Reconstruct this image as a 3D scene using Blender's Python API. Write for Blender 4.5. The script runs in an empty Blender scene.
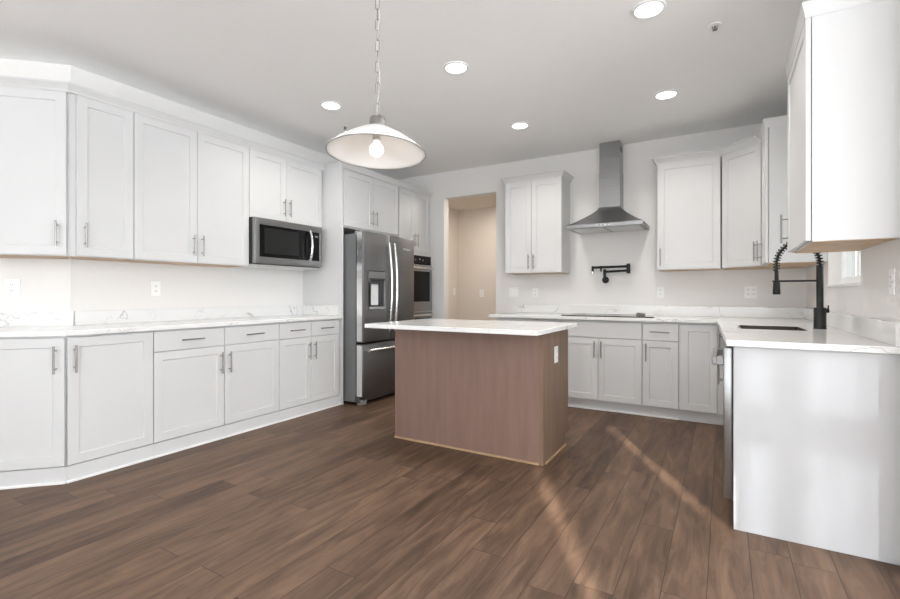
import bpy, bmesh, math, random
from mathutils import Vector, Matrix

# ------------------------------------------------------------------ camera, world, light, exposure
S = bpy.context.scene
COL = S.collection
CAM_YAW = math.atan2(274, 465.5)
cd = bpy.data.cameras.new('camera')
cd.sensor_width = 36.0
cd.lens = 465.5 / 900 * 36
cd.shift_y = -5.3 / 900
cd.clip_start = 0.02
cam = bpy.data.objects.new('camera', cd)
COL.objects.link(cam)
cam.location = (0, 0, 1.135)
cam.rotation_euler = (math.radians(90), 0, CAM_YAW)
S.camera = cam
S.view_settings.view_transform = 'Standard'
S.view_settings.look = 'None'
S.view_settings.gamma = 1
S.view_settings.use_curve_mapping = False
S.view_settings.exposure = 0.03
S.cycles.max_bounces = 10
S.cycles.diffuse_bounces = 6
S.cycles.sample_clamp_indirect = 6

w = bpy.data.worlds.new('sky')
S.world = w
w.use_nodes = True
w.node_tree.nodes['Background'].inputs[0].default_value = (0.94, 0.97, 1.0, 1)
w.node_tree.nodes['Background'].inputs[1].default_value = 4.0


def light(name, kind, loc, energy, color=(1, 1, 1), direction=None, size=None, size_y=None, **kw):
    d = bpy.data.lights.new(name, kind)
    d.energy = energy
    d.color = color
    if kind == 'AREA':
        d.shape = 'RECTANGLE'
        d.size = size
        d.size_y = size_y
    for k, v in kw.items():
        setattr(d, k, v)
    o = bpy.data.objects.new(name, d)
    o.location = loc
    if direction is not None:
        o.rotation_euler = Vector(direction).to_track_quat('-Z', 'Y').to_euler()
    COL.objects.link(o)
    return o


SUN_SLOPE = 0.55                       # metres of -X per metre of +Y
el = math.radians(9)
hd = Vector((-SUN_SLOPE, 1, 0)).normalized()
light('sun', 'SUN', (6, -8, 5), 34.0, (1.0, 0.96, 0.90),
      (hd.x * math.cos(el), hd.y * math.cos(el), -math.sin(el)), angle=math.radians(0.6))
# added fill lamps tilted up to lift ceiling and room, in place of window daylight
light('fill_rear', 'AREA', (0.3, -3.3, 1.0), 200, (0.94, 0.975, 1.0), (0, 1, 3.0), 5.4, 1.2)
light('fill_side', 'AREA', (4.7, -0.4, 1.0), 420, (0.885, 0.95, 1.0), (-1, 0.12, 3.0), 5.0, 1.2)

# ------------------------------------------------------------------ materials


def mat(name, color, rough=0.5, metal=0.0, spec=0.5, coat=0.0):
    m = bpy.data.materials.new(name)
    m.use_nodes = True
    b = m.node_tree.nodes['Principled BSDF']
    b.inputs['Base Color'].default_value = (*color, 1)
    b.inputs['Roughness'].default_value = rough
    b.inputs['Metallic'].default_value = metal
    b.inputs['Specular IOR Level'].default_value = spec
    b.inputs['Coat Weight'].default_value = coat
    b.inputs['Coat Roughness'].default_value = 0.1
    return m


def nd(m, t, **kw):
    n = m.node_tree.nodes.new(t)
    for k, v in kw.items():
        setattr(n, k, v)
    return n


def ln(m, a, b):
    m.node_tree.links.new(a, b)


def math_n(m, op, a, b=None, c=None):
    n = nd(m, 'ShaderNodeMath', operation=op)
    for i, v in enumerate((a, b, c)):
        if v is None:
            continue
        if isinstance(v, (int, float)):
            n.inputs[i].default_value = v
        else:
            ln(m, v, n.inputs[i])
    return n.outputs[0]


def ramp(m, fac, stops):
    n = nd(m, 'ShaderNodeValToRGB')
    e = n.color_ramp.elements
    while len(e) < len(stops):
        e.new(0.5)
    for i, (p, c) in enumerate(stops):
        e[i].position = p
        e[i].color = (*c, 1)
    ln(m, fac, n.inputs[0])
    return n.outputs[0]


def speckle(m, base, amount, scale, bump=0.0):
    """fine uneven tone so that a painted surface is not dead flat"""
    tc = nd(m, 'ShaderNodeTexCoord')
    no = nd(m, 'ShaderNodeTexNoise')
    no.inputs['Scale'].default_value = scale
    no.inputs['Detail'].default_value = 4
    ln(m, tc.outputs['Object'], no.inputs['Vector'])
    lo = tuple(c * (1 - amount) for c in base)
    hi = tuple(min(1, c * (1 + amount)) for c in base)
    b = m.node_tree.nodes['Principled BSDF']
    ln(m, ramp(m, no.outputs[0], [(0.3, lo), (0.7, hi)]), b.inputs['Base Color'])
    if bump:
        bp = nd(m, 'ShaderNodeBump')
        bp.inputs['Strength'].default_value = bump
        bp.inputs['Distance'].default_value = 0.002
        ln(m, no.outputs[0], bp.inputs['Height'])
        ln(m, bp.outputs[0], b.inputs['Normal'])
    return m


def emit(name, color, strength):
    m = bpy.data.materials.new(name)
    m.use_nodes = True
    b = m.node_tree.nodes['Principled BSDF']
    b.inputs['Base Color'].default_value = (*color, 1)
    b.inputs['Emission Color'].default_value = (*color, 1)
    b.inputs['Emission Strength'].default_value = strength
    return m


M = {}
M['wall'] = speckle(mat('wall_paint', (0.77, 0.757, 0.743), 0.55), (0.77, 0.757, 0.743), 0.012, 60, 0.1)
M['ceiling'] = speckle(mat('ceiling_paint', (0.95, 0.95, 0.945), 0.8), (0.95, 0.95, 0.945), 0.01, 80, 0.1)
M['hall'] = speckle(mat('hall_paint', (0.74, 0.68, 0.61), 0.7), (0.74, 0.68, 0.61), 0.012, 60, 0.1)
M['cab'] = speckle(mat('cabinet_paint', (0.645, 0.646, 0.648), 0.34, spec=0.45), (0.645, 0.646, 0.648), 0.006, 8)
M['trim'] = mat('trim_paint', (0.85, 0.85, 0.845), 0.35)
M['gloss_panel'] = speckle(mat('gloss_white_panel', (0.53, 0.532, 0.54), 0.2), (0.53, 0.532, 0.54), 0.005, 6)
M['birch'] = speckle(mat('raw_birch', (0.55, 0.40, 0.27), 0.6), (0.55, 0.40, 0.27), 0.12, 14)
M['nickel'] = mat('brushed_nickel', (0.33, 0.32, 0.31), 0.32, 1.0)
M['chrome'] = mat('bright_steel', (0.82, 0.82, 0.82), 0.22, 1.0)
M['steel'] = mat('stainless', (0.50, 0.505, 0.51), 0.30, 1.0)
M['steel_light'] = mat('stainless_light', (0.66, 0.66, 0.66), 0.34, 1.0)
M['mid_steel'] = mat('microwave_stainless', (0.31, 0.31, 0.31), 0.32, 1.0)
M['chain'] = mat('chain_nickel', (0.36, 0.35, 0.34), 0.35, 1.0)
M['dark_steel'] = mat('dark_stainless', (0.235, 0.235, 0.24), 0.42, 1.0)
M['fridge_side'] = speckle(mat('grey_enamel', (0.19, 0.195, 0.20), 0.45, 0.3), (0.19, 0.195, 0.20), 0.03, 150)
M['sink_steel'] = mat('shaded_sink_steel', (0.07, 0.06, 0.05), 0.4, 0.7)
M['black'] = mat('black_plastic', (0.012, 0.012, 0.012), 0.4)
M['matte_black'] = mat('matte_black_metal', (0.010, 0.010, 0.010), 0.38, 0.3)
M['black_glass'] = mat('black_glass', (0.004, 0.004, 0.005), 0.12, spec=0.18)
M['micro_glass'] = mat('microwave_glass', (0.006, 0.006, 0.006), 0.10, spec=0.22)
M['grey_plastic'] = mat('grey_plastic', (0.33, 0.33, 0.33), 0.45)
M['pale_plastic'] = mat('pale_plastic', (0.75, 0.75, 0.75), 0.4)
M['plate'] = mat('white_plate_plastic', (0.88, 0.88, 0.87), 0.3)
M['slot'] = mat('socket_slot', (0.25, 0.24, 0.23), 0.6)
M['enamel'] = mat('white_enamel', (0.88, 0.88, 0.87), 0.25)
M['lens'] = emit('lit_lens', (1.0, 0.97, 0.92), 6.0)
M['bulb'] = emit('lit_bulb', (1.0, 0.97, 0.93), 1.3)
M['sun_block'] = mat('white_sun_block', (0.85, 0.85, 0.84), 0.8)
M['ink'] = mat('pale_ink', (0.75, 0.76, 0.77), 0.4)


def brushed(m, base, sx, sz):
    tc = nd(m, 'ShaderNodeTexCoord')
    mp = nd(m, 'ShaderNodeMapping')
    mp.inputs['Scale'].default_value = (sx, sx, sz)
    ln(m, tc.outputs['Object'], mp.inputs['Vector'])
    no = nd(m, 'ShaderNodeTexNoise')
    no.inputs['Scale'].default_value = 1.0
    no.inputs['Detail'].default_value = 3
    ln(m, mp.outputs[0], no.inputs['Vector'])
    b = m.node_tree.nodes['Principled BSDF']
    r0 = b.inputs['Roughness'].default_value
    ln(m, math_n(m, 'MULTIPLY_ADD', no.outputs[0], 0.12, r0 - 0.06), b.inputs['Roughness'])
    lo = tuple(c * 0.93 for c in base)
    hi = tuple(c * 1.07 for c in base)
    ln(m, ramp(m, no.outputs[0], [(0.3, lo), (0.7, hi)]), b.inputs['Base Color'])


brushed(M['steel'], (0.33, 0.333, 0.337), 2, 240)
brushed(M['dark_steel'], (0.235, 0.235, 0.24), 2, 240)


def make_marble():
    m = mat('white_veined_quartz', (0.86, 0.86, 0.85), 0.13)
    tc = nd(m, 'ShaderNodeTexCoord')
    b = m.node_tree.nodes['Principled BSDF']

    def vein(scale, off, width):
        mp = nd(m, 'ShaderNodeMapping')
        mp.inputs['Location'].default_value = off
        ln(m, tc.outputs['Object'], mp.inputs['Vector'])
        no = nd(m, 'ShaderNodeTexNoise')
        no.inputs['Scale'].default_value = scale
        no.inputs['Detail'].default_value = 5
        no.inputs['Roughness'].default_value = 0.55
        no.inputs['Distortion'].default_value = 0.5
        ln(m, mp.outputs[0], no.inputs['Vector'])
        a = math_n(m, 'ABSOLUTE', math_n(m, 'SUBTRACT', no.outputs[0], 0.5))
        mr = nd(m, 'ShaderNodeMapRange')
        mr.inputs[1].default_value = 0.0
        mr.inputs[2].default_value = width
        mr.inputs[3].default_value = 1.0
        mr.inputs[4].default_value = 0.0
        ln(m, a, mr.inputs[0])
        return mr.outputs[0]
    v1 = vein(1.15, (3.1, 1.7, 0.4), 0.0055)
    v2 = vein(1.7, (9.3, 4.1, 2.2), 0.0035)
    big = nd(m, 'ShaderNodeTexNoise')
    big.inputs['Scale'].default_value = 2.2
    ln(m, tc.outputs['Object'], big.inputs['Vector'])
    gate = math_n(m, 'MULTIPLY', math_n(m, 'SUBTRACT', big.outputs[0], 0.33), 5.0)
    gate = nd_clamp(m, gate)
    v = math_n(m, 'MULTIPLY', math_n(m, 'MAXIMUM', v1, math_n(m, 'MULTIPLY', v2, 0.6)), gate)
    cloud = math_n(m, 'MULTIPLY', big.outputs[0], 0.16)
    fac = nd_clamp(m, math_n(m, 'ADD', math_n(m, 'MULTIPLY', v, 0.72), cloud))
    ln(m, ramp(m, fac, [(0.0, (0.81, 0.81, 0.805)), (0.15, (0.77, 0.77, 0.765)), (1.0, (0.42, 0.40, 0.39))]), b.inputs['Base Color'])
    return m


def nd_clamp(m, v):
    n = nd(m, 'ShaderNodeClamp')
    ln(m, v, n.inputs[0])
    return n.outputs[0]


M['marble'] = make_marble()


def make_wood(name, lo, hi, sx, sy, sz, rough):
    m = mat(name, lo, rough)
    tc = nd(m, 'ShaderNodeTexCoord')
    mp = nd(m, 'ShaderNodeMapping')
    mp.inputs['Scale'].default_value = (sx, sy, sz)
    ln(m, tc.outputs['Object'], mp.inputs['Vector'])
    no = nd(m, 'ShaderNodeTexNoise')
    no.inputs['Scale'].default_value = 1.0
    no.inputs['Detail'].default_value = 7
    no.inputs['Roughness'].default_value = 0.6
    ln(m, mp.outputs[0], no.inputs['Vector'])
    b = m.node_tree.nodes['Principled BSDF']
    ln(m, ramp(m, no.outputs[0], [(0.28, lo), (0.72, hi)]), b.inputs['Base Color'])
    bp = nd(m, 'ShaderNodeBump')
    bp.inputs['Strength'].default_value = 0.15
    bp.inputs['Distance'].default_value = 0.001
    ln(m, no.outputs[0], bp.inputs['Height'])
    ln(m, bp.outputs[0], b.inputs['Normal'])
    return m


M['island_wood'] = make_wood('brown_stained_veneer', (0.200, 0.122, 0.096), (0.240, 0.150, 0.120), 22, 22, 2.2, 0.42)
M['island_trim'] = make_wood('brown_trim_wood', (0.17, 0.105, 0.07), (0.25, 0.16, 0.11), 26, 26, 1.6, 0.5)
M['raw_edge'] = make_wood('raw_wood_edge', (0.34, 0.22, 0.13), (0.46, 0.31, 0.19), 10, 10, 10, 0.6)


def make_floor():
    m = mat('dark_plank_floor', (0.1, 0.06, 0.04), 0.36, spec=0.3)
    b = m.node_tree.nodes['Principled BSDF']
    tc = nd(m, 'ShaderNodeTexCoord')
    sp = nd(m, 'ShaderNodeSeparateXYZ')
    ln(m, tc.outputs['Object'], sp.inputs[0])
    xr = math_n(m, 'ADD', math_n(m, 'DIVIDE', sp.outputs[0], 0.152), 40.37)
    row = math_n(m, 'FLOOR', xr)
    wn = nd(m, 'ShaderNodeTexWhiteNoise', noise_dimensions='1D')
    ln(m, row, wn.inputs['W'])
    yr = math_n(m, 'ADD', math_n(m, 'DIVIDE', sp.outputs[1], 1.35), math_n(m, 'MULTIPLY', wn.outputs[0], 11.0))
    colm = math_n(m, 'FLOOR', yr)
    cv = nd(m, 'ShaderNodeCombineXYZ')
    ln(m, row, cv.inputs[0])
    ln(m, colm, cv.inputs[1])
    wn2 = nd(m, 'ShaderNodeTexWhiteNoise', noise_dimensions='3D')
    ln(m, cv.outputs[0], wn2.inputs['Vector'])
    tone = wn2.outputs[0]
    # grain: noise stretched along the plank, shifted per plank
    gv = nd(m, 'ShaderNodeCombineXYZ')
    ln(m, math_n(m, 'MULTIPLY_ADD', sp.outputs[0], 16.0, math_n(m, 'MULTIPLY', tone, 60.0)), gv.inputs[0])
    ln(m, math_n(m, 'MULTIPLY_ADD', sp.outputs[1], 2.2, math_n(m, 'MULTIPLY', tone, 31.0)), gv.inputs[1])
    g1 = nd(m, 'ShaderNodeTexNoise')
    g1.inputs['Scale'].default_value = 1.0
    g1.inputs['Detail'].default_value = 8
    g1.inputs['Roughness'].default_value = 0.62
    g1.inputs['Distortion'].default_value = 0.9
    ln(m, gv.outputs[0], g1.inputs['Vector'])
    fac = math_n(m, 'ADD', math_n(m, 'MULTIPLY', tone, 0.30), math_n(m, 'MULTIPLY_ADD', g1.outputs[0], 1.55, -0.47))
    c = ramp(m, nd_clamp(m, fac), [(0.0, (0.040, 0.023, 0.015)), (0.36, (0.106, 0.063, 0.040)),
                                   (0.68, (0.175, 0.107, 0.070)), (1.0, (0.25, 0.160, 0.105))])
    fx = math_n(m, 'FRACT', xr)
    fy = math_n(m, 'FRACT', yr)
    gx = math_n(m, 'LESS_THAN', math_n(m, 'MINIMUM', fx, math_n(m, 'SUBTRACT', 1.0, fx)), 0.011)
    gy = math_n(m, 'LESS_THAN', math_n(m, 'MINIMUM', fy, math_n(m, 'SUBTRACT', 1.0, fy)), 0.0013)
    gap = math_n(m, 'MAXIMUM', gx, gy)
    mx = nd(m, 'ShaderNodeMix', data_type='RGBA')
    ln(m, math_n(m, 'MULTIPLY', gap, 0.75), mx.inputs['Factor'])
    ln(m, c, mx.inputs['A'])
    mx.inputs['B'].default_value = (0.022, 0.013, 0.009, 1)
    ln(m, mx.outputs['Result'], b.inputs['Base Color'])
    hgt = math_n(m, 'SUBTRACT', math_n(m, 'MULTIPLY', g1.outputs[0], 0.35), gap)
    bp = nd(m, 'ShaderNodeBump')
    bp.inputs['Strength'].default_value = 0.25
    bp.inputs['Distance'].default_value = 0.0015
    ln(m, hgt, bp.inputs['Height'])
    ln(m, bp.outputs[0], b.inputs['Normal'])
    ln(m, math_n(m, 'MULTIPLY_ADD', g1.outputs[0], 0.14, 0.42), b.inputs['Roughness'])
    return m


M['floor'] = make_floor()


def make_glass(name, tint, gloss):
    m = bpy.data.materials.new(name)
    m.use_nodes = True
    nt = m.node_tree
    nt.nodes.remove(nt.nodes['Principled BSDF'])
    out = nt.nodes['Material Output']
    tr = nd(m, 'ShaderNodeBsdfTransparent')
    tr.inputs[0].default_value = (*tint, 1)
    gl = nd(m, 'ShaderNodeBsdfGlossy')
    gl.inputs['Roughness'].default_value = 0.03
    mx = nd(m, 'ShaderNodeMixShader')
    mx.inputs[0].default_value = gloss
    ln(m, tr.outputs[0], mx.inputs[1])
    ln(m, gl.outputs[0], mx.inputs[2])
    ln(m, mx.outputs[0], out.inputs[0])
    return m


M['glass'] = make_glass('window_glass', (0.95, 0.97, 0.97), 0.06)
M['sun_dimmer'] = make_glass('sun_dimming_sheet', (0.175, 0.185, 0.20), 0.0)  # added see-through sheet that weakens the sun

# ------------------------------------------------------------------ mesh helpers


class MB:
    def __init__(self):
        self.bm = bmesh.new()

    def box(self, x0, x1, y0, y1, z0, z1, bev=0.0):
        vs = [self.bm.verts.new(p) for p in ((x0, y0, z0), (x1, y0, z0), (x1, y1, z0), (x0, y1, z0),
                                             (x0, y0, z1), (x1, y0, z1), (x1, y1, z1), (x0, y1, z1))]
        fs = [self.bm.faces.new([vs[i] for i in q]) for q in
              ((0, 3, 2, 1), (4, 5, 6, 7), (0, 1, 5, 4), (1, 2, 6, 5), (2, 3, 7, 6), (3, 0, 4, 7))]
        if bev:
            es = {e for f in fs for e in f.edges}
            bmesh.ops.bevel(self.bm, geom=list(es), offset=bev, segments=2, affect='EDGES', profile=0.5)
        return self

    def prism(self, pts, z0, z1, bev=0.0):
        """vertical prism over a counter-clockwise footprint"""
        lo = [self.bm.verts.new((x, y, z0)) for x, y in pts]
        hi = [self.bm.verts.new((x, y, z1)) for x, y in pts]
        n = len(pts)
        fs = [self.bm.faces.new(lo[::-1]), self.bm.faces.new(hi)]
        for i in range(n):
            j = (i + 1) % n
            fs.append(self.bm.faces.new((lo[i], lo[j], hi[j], hi[i])))
        if bev:
            es = {e for f in fs for e in f.edges}
            bmesh.ops.bevel(self.bm, geom=list(es), offset=bev, segments=2, affect='EDGES', profile=0.5)
        return self

    def hull(self, pts, faces):
        vs = [self.bm.verts.new(p) for p in pts]
        for f in faces:
            self.bm.faces.new([vs[i] for i in f])
        return self

    def cyl(self, p0, p1, r0, r1=None, seg=20, caps=True):
        return self.tube([p0, p1], [r0, r0 if r1 is None else r1], seg, caps)

    def tube(self, pts, r, seg=12, caps=True, closed=False):
        pts = [Vector(p) for p in pts]
        n = len(pts)
        if isinstance(r, (int, float)):
            r = [r] * n
        rings = []
        t0 = (pts[1] - pts[0]).normalized()
        up = Vector((0, 0, 1)) if abs(t0.z) < 0.9 else Vector((1, 0, 0))
        nrm = (up - t0 * up.dot(t0)).normalized()
        for i, p in enumerate(pts):
            if closed:
                t = (pts[(i + 1) % n] - pts[i - 1]).normalized()
            elif i == 0:
                t = t0
            elif i == n - 1:
                t = (pts[-1] - pts[-2]).normalized()
            else:
                t = (pts[i + 1] - pts[i - 1]).normalized()
            nrm = (nrm - t * nrm.dot(t)).normalized()
            bn = t.cross(nrm)
            rings.append([self.bm.verts.new(p + (nrm * math.cos(a) + bn * math.sin(a)) * r[i])
                          for a in (2 * math.pi * k / seg for k in range(seg))])
        m = n if closed else n - 1
        for i in range(m):
            a, b = rings[i], rings[(i + 1) % n]
            for k in range(seg):
                self.bm.faces.new((a[k], a[(k + 1) % seg], b[(k + 1) % seg], b[k]))
        if caps and not closed:
            self.bm.faces.new(rings[0][::-1])
            self.bm.faces.new(rings[-1])
        return self

    def lathe(self, prof, c=(0, 0, 0), seg=32, closed=False):
        """profile [(r, z)] turned about the vertical through c"""
        rings = []
        for r, z in prof:
            if r < 1e-6:
                rings.append([self.bm.verts.new((c[0], c[1], c[2] + z))])
            else:
                rings.append([self.bm.verts.new((c[0] + r * math.cos(2 * math.pi * k / seg),
                                                 c[1] + r * math.sin(2 * math.pi * k / seg), c[2] + z)) for k in range(seg)])
        idx = list(range(len(rings)))
        pairs = list(zip(idx[:-1], idx[1:])) + ([(idx[-1], 0)] if closed else [])
        for i, j in pairs:
            a, b = rings[i], rings[j]
            for k in range(seg):
                k2 = (k + 1) % seg
                if len(a) == 1 and len(b) > 1:
                    self.bm.faces.new((a[0], b[k], b[k2]))
                elif len(b) == 1 and len(a) > 1:
                    self.bm.faces.new((a[k], a[k2], b[0]))
                elif len(a) > 1:
                    self.bm.faces.new((a[k], a[k2], b[k2], b[k]))
        return self

    def cells(self, xs, ys, keep, z0, z1, bev=0.0, M4=None):
        """slab made of the kept cells of a grid, with one closed outline (may have holes)"""
        V = {}

        def v(i, j, k):
            if (i, j, k) not in V:
                p = Vector((xs[i], ys[j], (z0, z1)[k]))
                V[(i, j, k)] = self.bm.verts.new(M4 @ p if M4 else p)
            return V[(i, j, k)]
        nx, ny = len(xs) - 1, len(ys) - 1
        K = lambda i, j: 0 <= i < nx and 0 <= j < ny and keep(i, j)
        for i in range(nx):
            for j in range(ny):
                if not K(i, j):
                    continue
                self.bm.faces.new((v(i, j, 1), v(i + 1, j, 1), v(i + 1, j + 1, 1), v(i, j + 1, 1)))
                self.bm.faces.new((v(i, j, 0), v(i, j + 1, 0), v(i + 1, j + 1, 0), v(i + 1, j, 0)))
                if not K(i, j - 1):
                    self.bm.faces.new((v(i, j, 0), v(i + 1, j, 0), v(i + 1, j, 1), v(i, j, 1)))
                if not K(i, j + 1):
                    self.bm.faces.new((v(i + 1, j + 1, 0), v(i, j + 1, 0), v(i, j + 1, 1), v(i + 1, j + 1, 1)))
                if not K(i - 1, j):
                    self.bm.faces.new((v(i, j + 1, 0), v(i, j, 0), v(i, j, 1), v(i, j + 1, 1)))
                if not K(i + 1, j):
                    self.bm.faces.new((v(i + 1, j, 0), v(i + 1, j + 1, 0), v(i + 1, j + 1, 1), v(i + 1, j, 1)))
        if bev:
            self.bm.normal_update()
            es = [e for e in self.bm.edges if len(e.link_faces) == 2 and e.calc_face_angle(0) > 0.5]
            bmesh.ops.bevel(self.bm, geom=es, offset=bev, segments=2, affect='EDGES', profile=0.5)
        return self

    def sweep(self, path, prof, m0=None, m1=None):
        """sweep a closed profile [(out, z)] along a horizontal path; out is to the RIGHT of travel.
        m0 / m1: offset direction at the ends (mitres)"""
        P = [Vector((p[0], p[1])) for p in path]
        n = len(P)

        def nrm(a, b):
            t = (b - a).normalized()
            return Vector((t.y, -t.x))
        dirs = []
        for i in range(n):
            if i == 0:
                d = Vector(m0) if m0 else nrm(P[0], P[1])
            elif i == n - 1:
                d = Vector(m1) if m1 else nrm(P[-2], P[-1])
            else:
                a, b = nrm(P[i - 1], P[i]), nrm(P[i], P[i + 1])
                d = (a + b) / (1 + a.dot(b))
            dirs.append(d)
        rings = [[self.bm.verts.new((p.x + d.x * o, p.y + d.y * o, z)) for o, z in prof] for p, d in zip(P, dirs)]
        k = len(prof)
        for i in range(n - 1):
            for j in range(k):
                j2 = (j + 1) % k
                self.bm.faces.new((rings[i][j], rings[i + 1][j], rings[i + 1][j2], rings[i][j2]))
        self.bm.faces.new(rings[0])
        self.bm.faces.new(rings[-1][::-1])
        return self

    def build(self, name, m, parent=None, smooth=False):
        bmesh.ops.recalc_face_normals(self.bm, faces=self.bm.faces)
        me = bpy.data.meshes.new(name)
        self.bm.to_mesh(me)
        self.bm.free()
        me.materials.append(m)
        if smooth:
            for p in me.polygons:
                p.use_smooth = True
            try:
                me.set_sharp_from_angle(angle=math.radians(40))
            except Exception:
                pass
        o = bpy.data.objects.new(name, me)
        COL.objects.link(o)
        if parent:
            o.parent = parent
        return o


def tag(o, label, cat, group=None):
    o['label'] = label
    o['category'] = cat
    if group:
        o['group'] = group
    return o


def thing(name, label, cat, loc=(0, 0, 0), rz=0.0, group=None):
    o = bpy.data.objects.new(name, None)
    o.empty_display_size = 0.05
    o.location = loc
    o.rotation_euler = (0, 0, rz)
    COL.objects.link(o)
    return tag(o, label, cat, group)


def struct(o):
    o['kind'] = 'structure'
    return o


def text_mesh(name, body, size, m, parent, M4, extrude=0.0006):
    cu = bpy.data.curves.new('lettering', 'FONT')
    cu.body = body
    cu.size = size
    cu.extrude = extrude
    cu.align_x = 'CENTER'
    tmp = bpy.data.objects.new('lettering', cu)
    COL.objects.link(tmp)
    bpy.context.view_layer.update()
    me = bpy.data.meshes.new_from_object(tmp.evaluated_get(bpy.context.evaluated_depsgraph_get()))
    bpy.data.objects.remove(tmp)
    me.transform(M4)
    me.materials.clear()
    me.materials.append(m)
    o = bpy.data.objects.new(name, me)
    COL.objects.link(o)
    o.parent = parent
    return o


R90 = math.pi / 2

# ------------------------------------------------------------------ the room
CEIL = 2.74
XL, YB, XR, YR = -3.95, 5.25, 0.64, -4.0      # left wall, back wall, right wall, rear wall
BEND = 1.465                                  # where the left wall turns 45 degrees away
XE = 5.5                                      # far side of the breakfast area
HY = 6.62                                     # back of the little hall behind the doorway
HXL = -3.75

struct(MB().box(-7.0, XE + 0.2, YR - 0.2, HY + 0.3, -0.12, 0).build('floor', M['floor']))
struct(MB().box(-7.0, XE + 0.2, YR - 0.2, HY + 0.3, CEIL, CEIL + 0.12).build('ceiling', M['ceiling']))
struct(MB().box(XL - 0.12, XL, BEND, YB + 0.12, 0, CEIL).build('wall_left', M['wall']))
_e = 3.05
struct(MB().prism([(XL, BEND), (XL - 0.085, BEND + 0.085), (XL - _e - 0.085, BEND - _e + 0.085), (XL - _e, BEND - _e)],
                  0, CEIL).build('wall_angled', M['wall']))
# back wall with the doorway
DX0, DX1, DZ = -3.185, -2.43, 2.40
struct(MB().cells([XL, DX0, DX1, XR + 0.15], [0, DZ, CEIL], lambda i, j: not (i == 1 and j == 0), 0, 0.12,
                  M4=Matrix(((1, 0, 0, 0), (0, 0, 1, YB), (0, 1, 0, 0), (0, 0, 0, 1)))).build('wall_back', M['wall']))
struct(MB().box(HXL - 0.1, HXL, YB + 0.12, HY, 0, CEIL).build('wall_hall_left', M['hall']))
struct(MB().box(HXL - 0.1, -1.5, HY, HY + 0.1, 0, CEIL).build('wall_hall_back', M['hall']))
struct(MB().box(-1.6, -1.5, YB + 0.12, HY, 0, CEIL).build('wall_hall_right', M['hall']))
struct(MB().box(HXL, -1.6, YB + 0.12, HY, 2.50, CEIL).build('trim_1', M['hall']))
struct(MB().box(HXL, -1.6, HY - 0.014, HY, 0, 0.13).build('baseboard_hall_back', M['trim']))
struct(MB().box(HXL, HXL + 0.014, YB + 0.12, HY - 0.014, 0, 0.13).build('baseboard_hall_left', M['trim']))
# right wall with the window over the sink
WY0, WY1, WZ0, WZ1 = 3.31, 4.22, 1.20, 2.15
Mr = Matrix(((0, 0, 1, XR), (1, 0, 0, 0), (0, 1, 0, 0), (0, 0, 0, 1)))
struct(MB().cells([2.5, WY0, WY1, YB], [0, WZ0, WZ1, CEIL], lambda i, j: not (i == 1 and j == 1), 0, 0.15,
                  M4=Mr).build('wall_right', M['wall']))
win = struct(MB().cells([WY0, WY0 + 0.03, 3.72, 3.77, WY1 - 0.04, WY1], [WZ0, WZ0 + 0.05, WZ1 - 0.05, WZ1],
                        lambda i, j: not (i in (1, 3) and j == 1), 0.07, 0.12, M4=Mr).build('window_1', M['trim']))
MB().box(XR + 0.092, XR + 0.098, WY0 + 0.045, WY1 - 0.045, WZ0 + 0.045, WZ1 - 0.045).build('pane', M['glass'], win)
struct(MB().box(XR - 0.012, XR + 0.07, WY0 - 0.002, 4.23, WZ0 - 0.018, WZ0 + 0.002, 0.003).build('trim_2', M['trim']))

# rear of the room (behind the camera): added panels that block and slit the sun, two narrow windows
Mq = Matrix(((1, 0, 0, 0), (0, 0, 1, YR - 0.02), (0, 1, 0, 0), (0, 0, 0, 1)))
bx = [-7.0, -4.4, 1.0, 2.715, 3.690, 3.730, 3.844, 3.974, 4.250, XE + 0.2]
bz = [0, 0.35, 1.05, 2.05, 2.45, CEIL]


def rear_keep(i, j):
    if i == 1 and j in (1, 2, 3):
        return False
    if i == 3 and j in (0, 1, 2, 3):
        return False
    if i in (5, 7) and j == 2:
        return False
    return True


struct(MB().cells(bx, bz, rear_keep, 0, 0.02, M4=Mq).build('wall_rear', M['wall']))
bl = struct(MB().box(-4.4, 1.0, YR - 0.016, YR - 0.004, 0.35, 2.45).build('sun_block_panel', M['sun_block']))  # opaque sheet added in the opening to keep the sun out
dm = MB().box(2.790, 3.605, YR - 0.014, YR - 0.006, 0.0, 2.45)  # added unseen panels, gaps shaped to throw sun streaks on the floor
dm.box(2.720, 2.790, YR - 0.014, YR - 0.006, 1.23, 2.45)
dm.box(3.610, 3.690, YR - 0.014, YR - 0.006, 1.46, 2.45)
dm.box(3.610, 3.690, YR - 0.014, YR - 0.006, 0, 1.22)
dm.box(3.667, 3.690, YR - 0.014, YR - 0.006, 1.2205, 1.4595)
struct(dm.build('sun_slit_mask', M['sun_block']))
w3 = MB()
for x0, x1 in ((3.730, 3.844), (3.974, 4.250)):
    w3.box(x0, x1, YR - 0.018, YR - 0.002, 1.62, 1.81)
w3.box(4.065, 4.077, YR - 0.018, YR - 0.002, 1.05, 2.05)
w3.box(4.158, 4.176, YR - 0.018, YR - 0.002, 1.05, 2.05)
for zc in (1.42, 1.98, 1.10):
    w3.tube([(3.720, YR - 0.01, zc - 0.2), (4.270, YR - 0.01, zc + 0.34)], 0.008, 8)  # slanted bars added to cast diagonal shadows on the end panel
w3 = struct(w3.build('window_3', M['trim']))
MB().box(3.720, 4.260, YR - 0.025, YR - 0.022, 1.03, 2.07).build('pane', M['sun_dimmer'], w3)  # dimming sheet, added to soften sun on the end panel
struct(MB().box(XE, XE + 0.15, YR, 2.5, 0, CEIL).build('wall_east', M['wall']))
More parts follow.
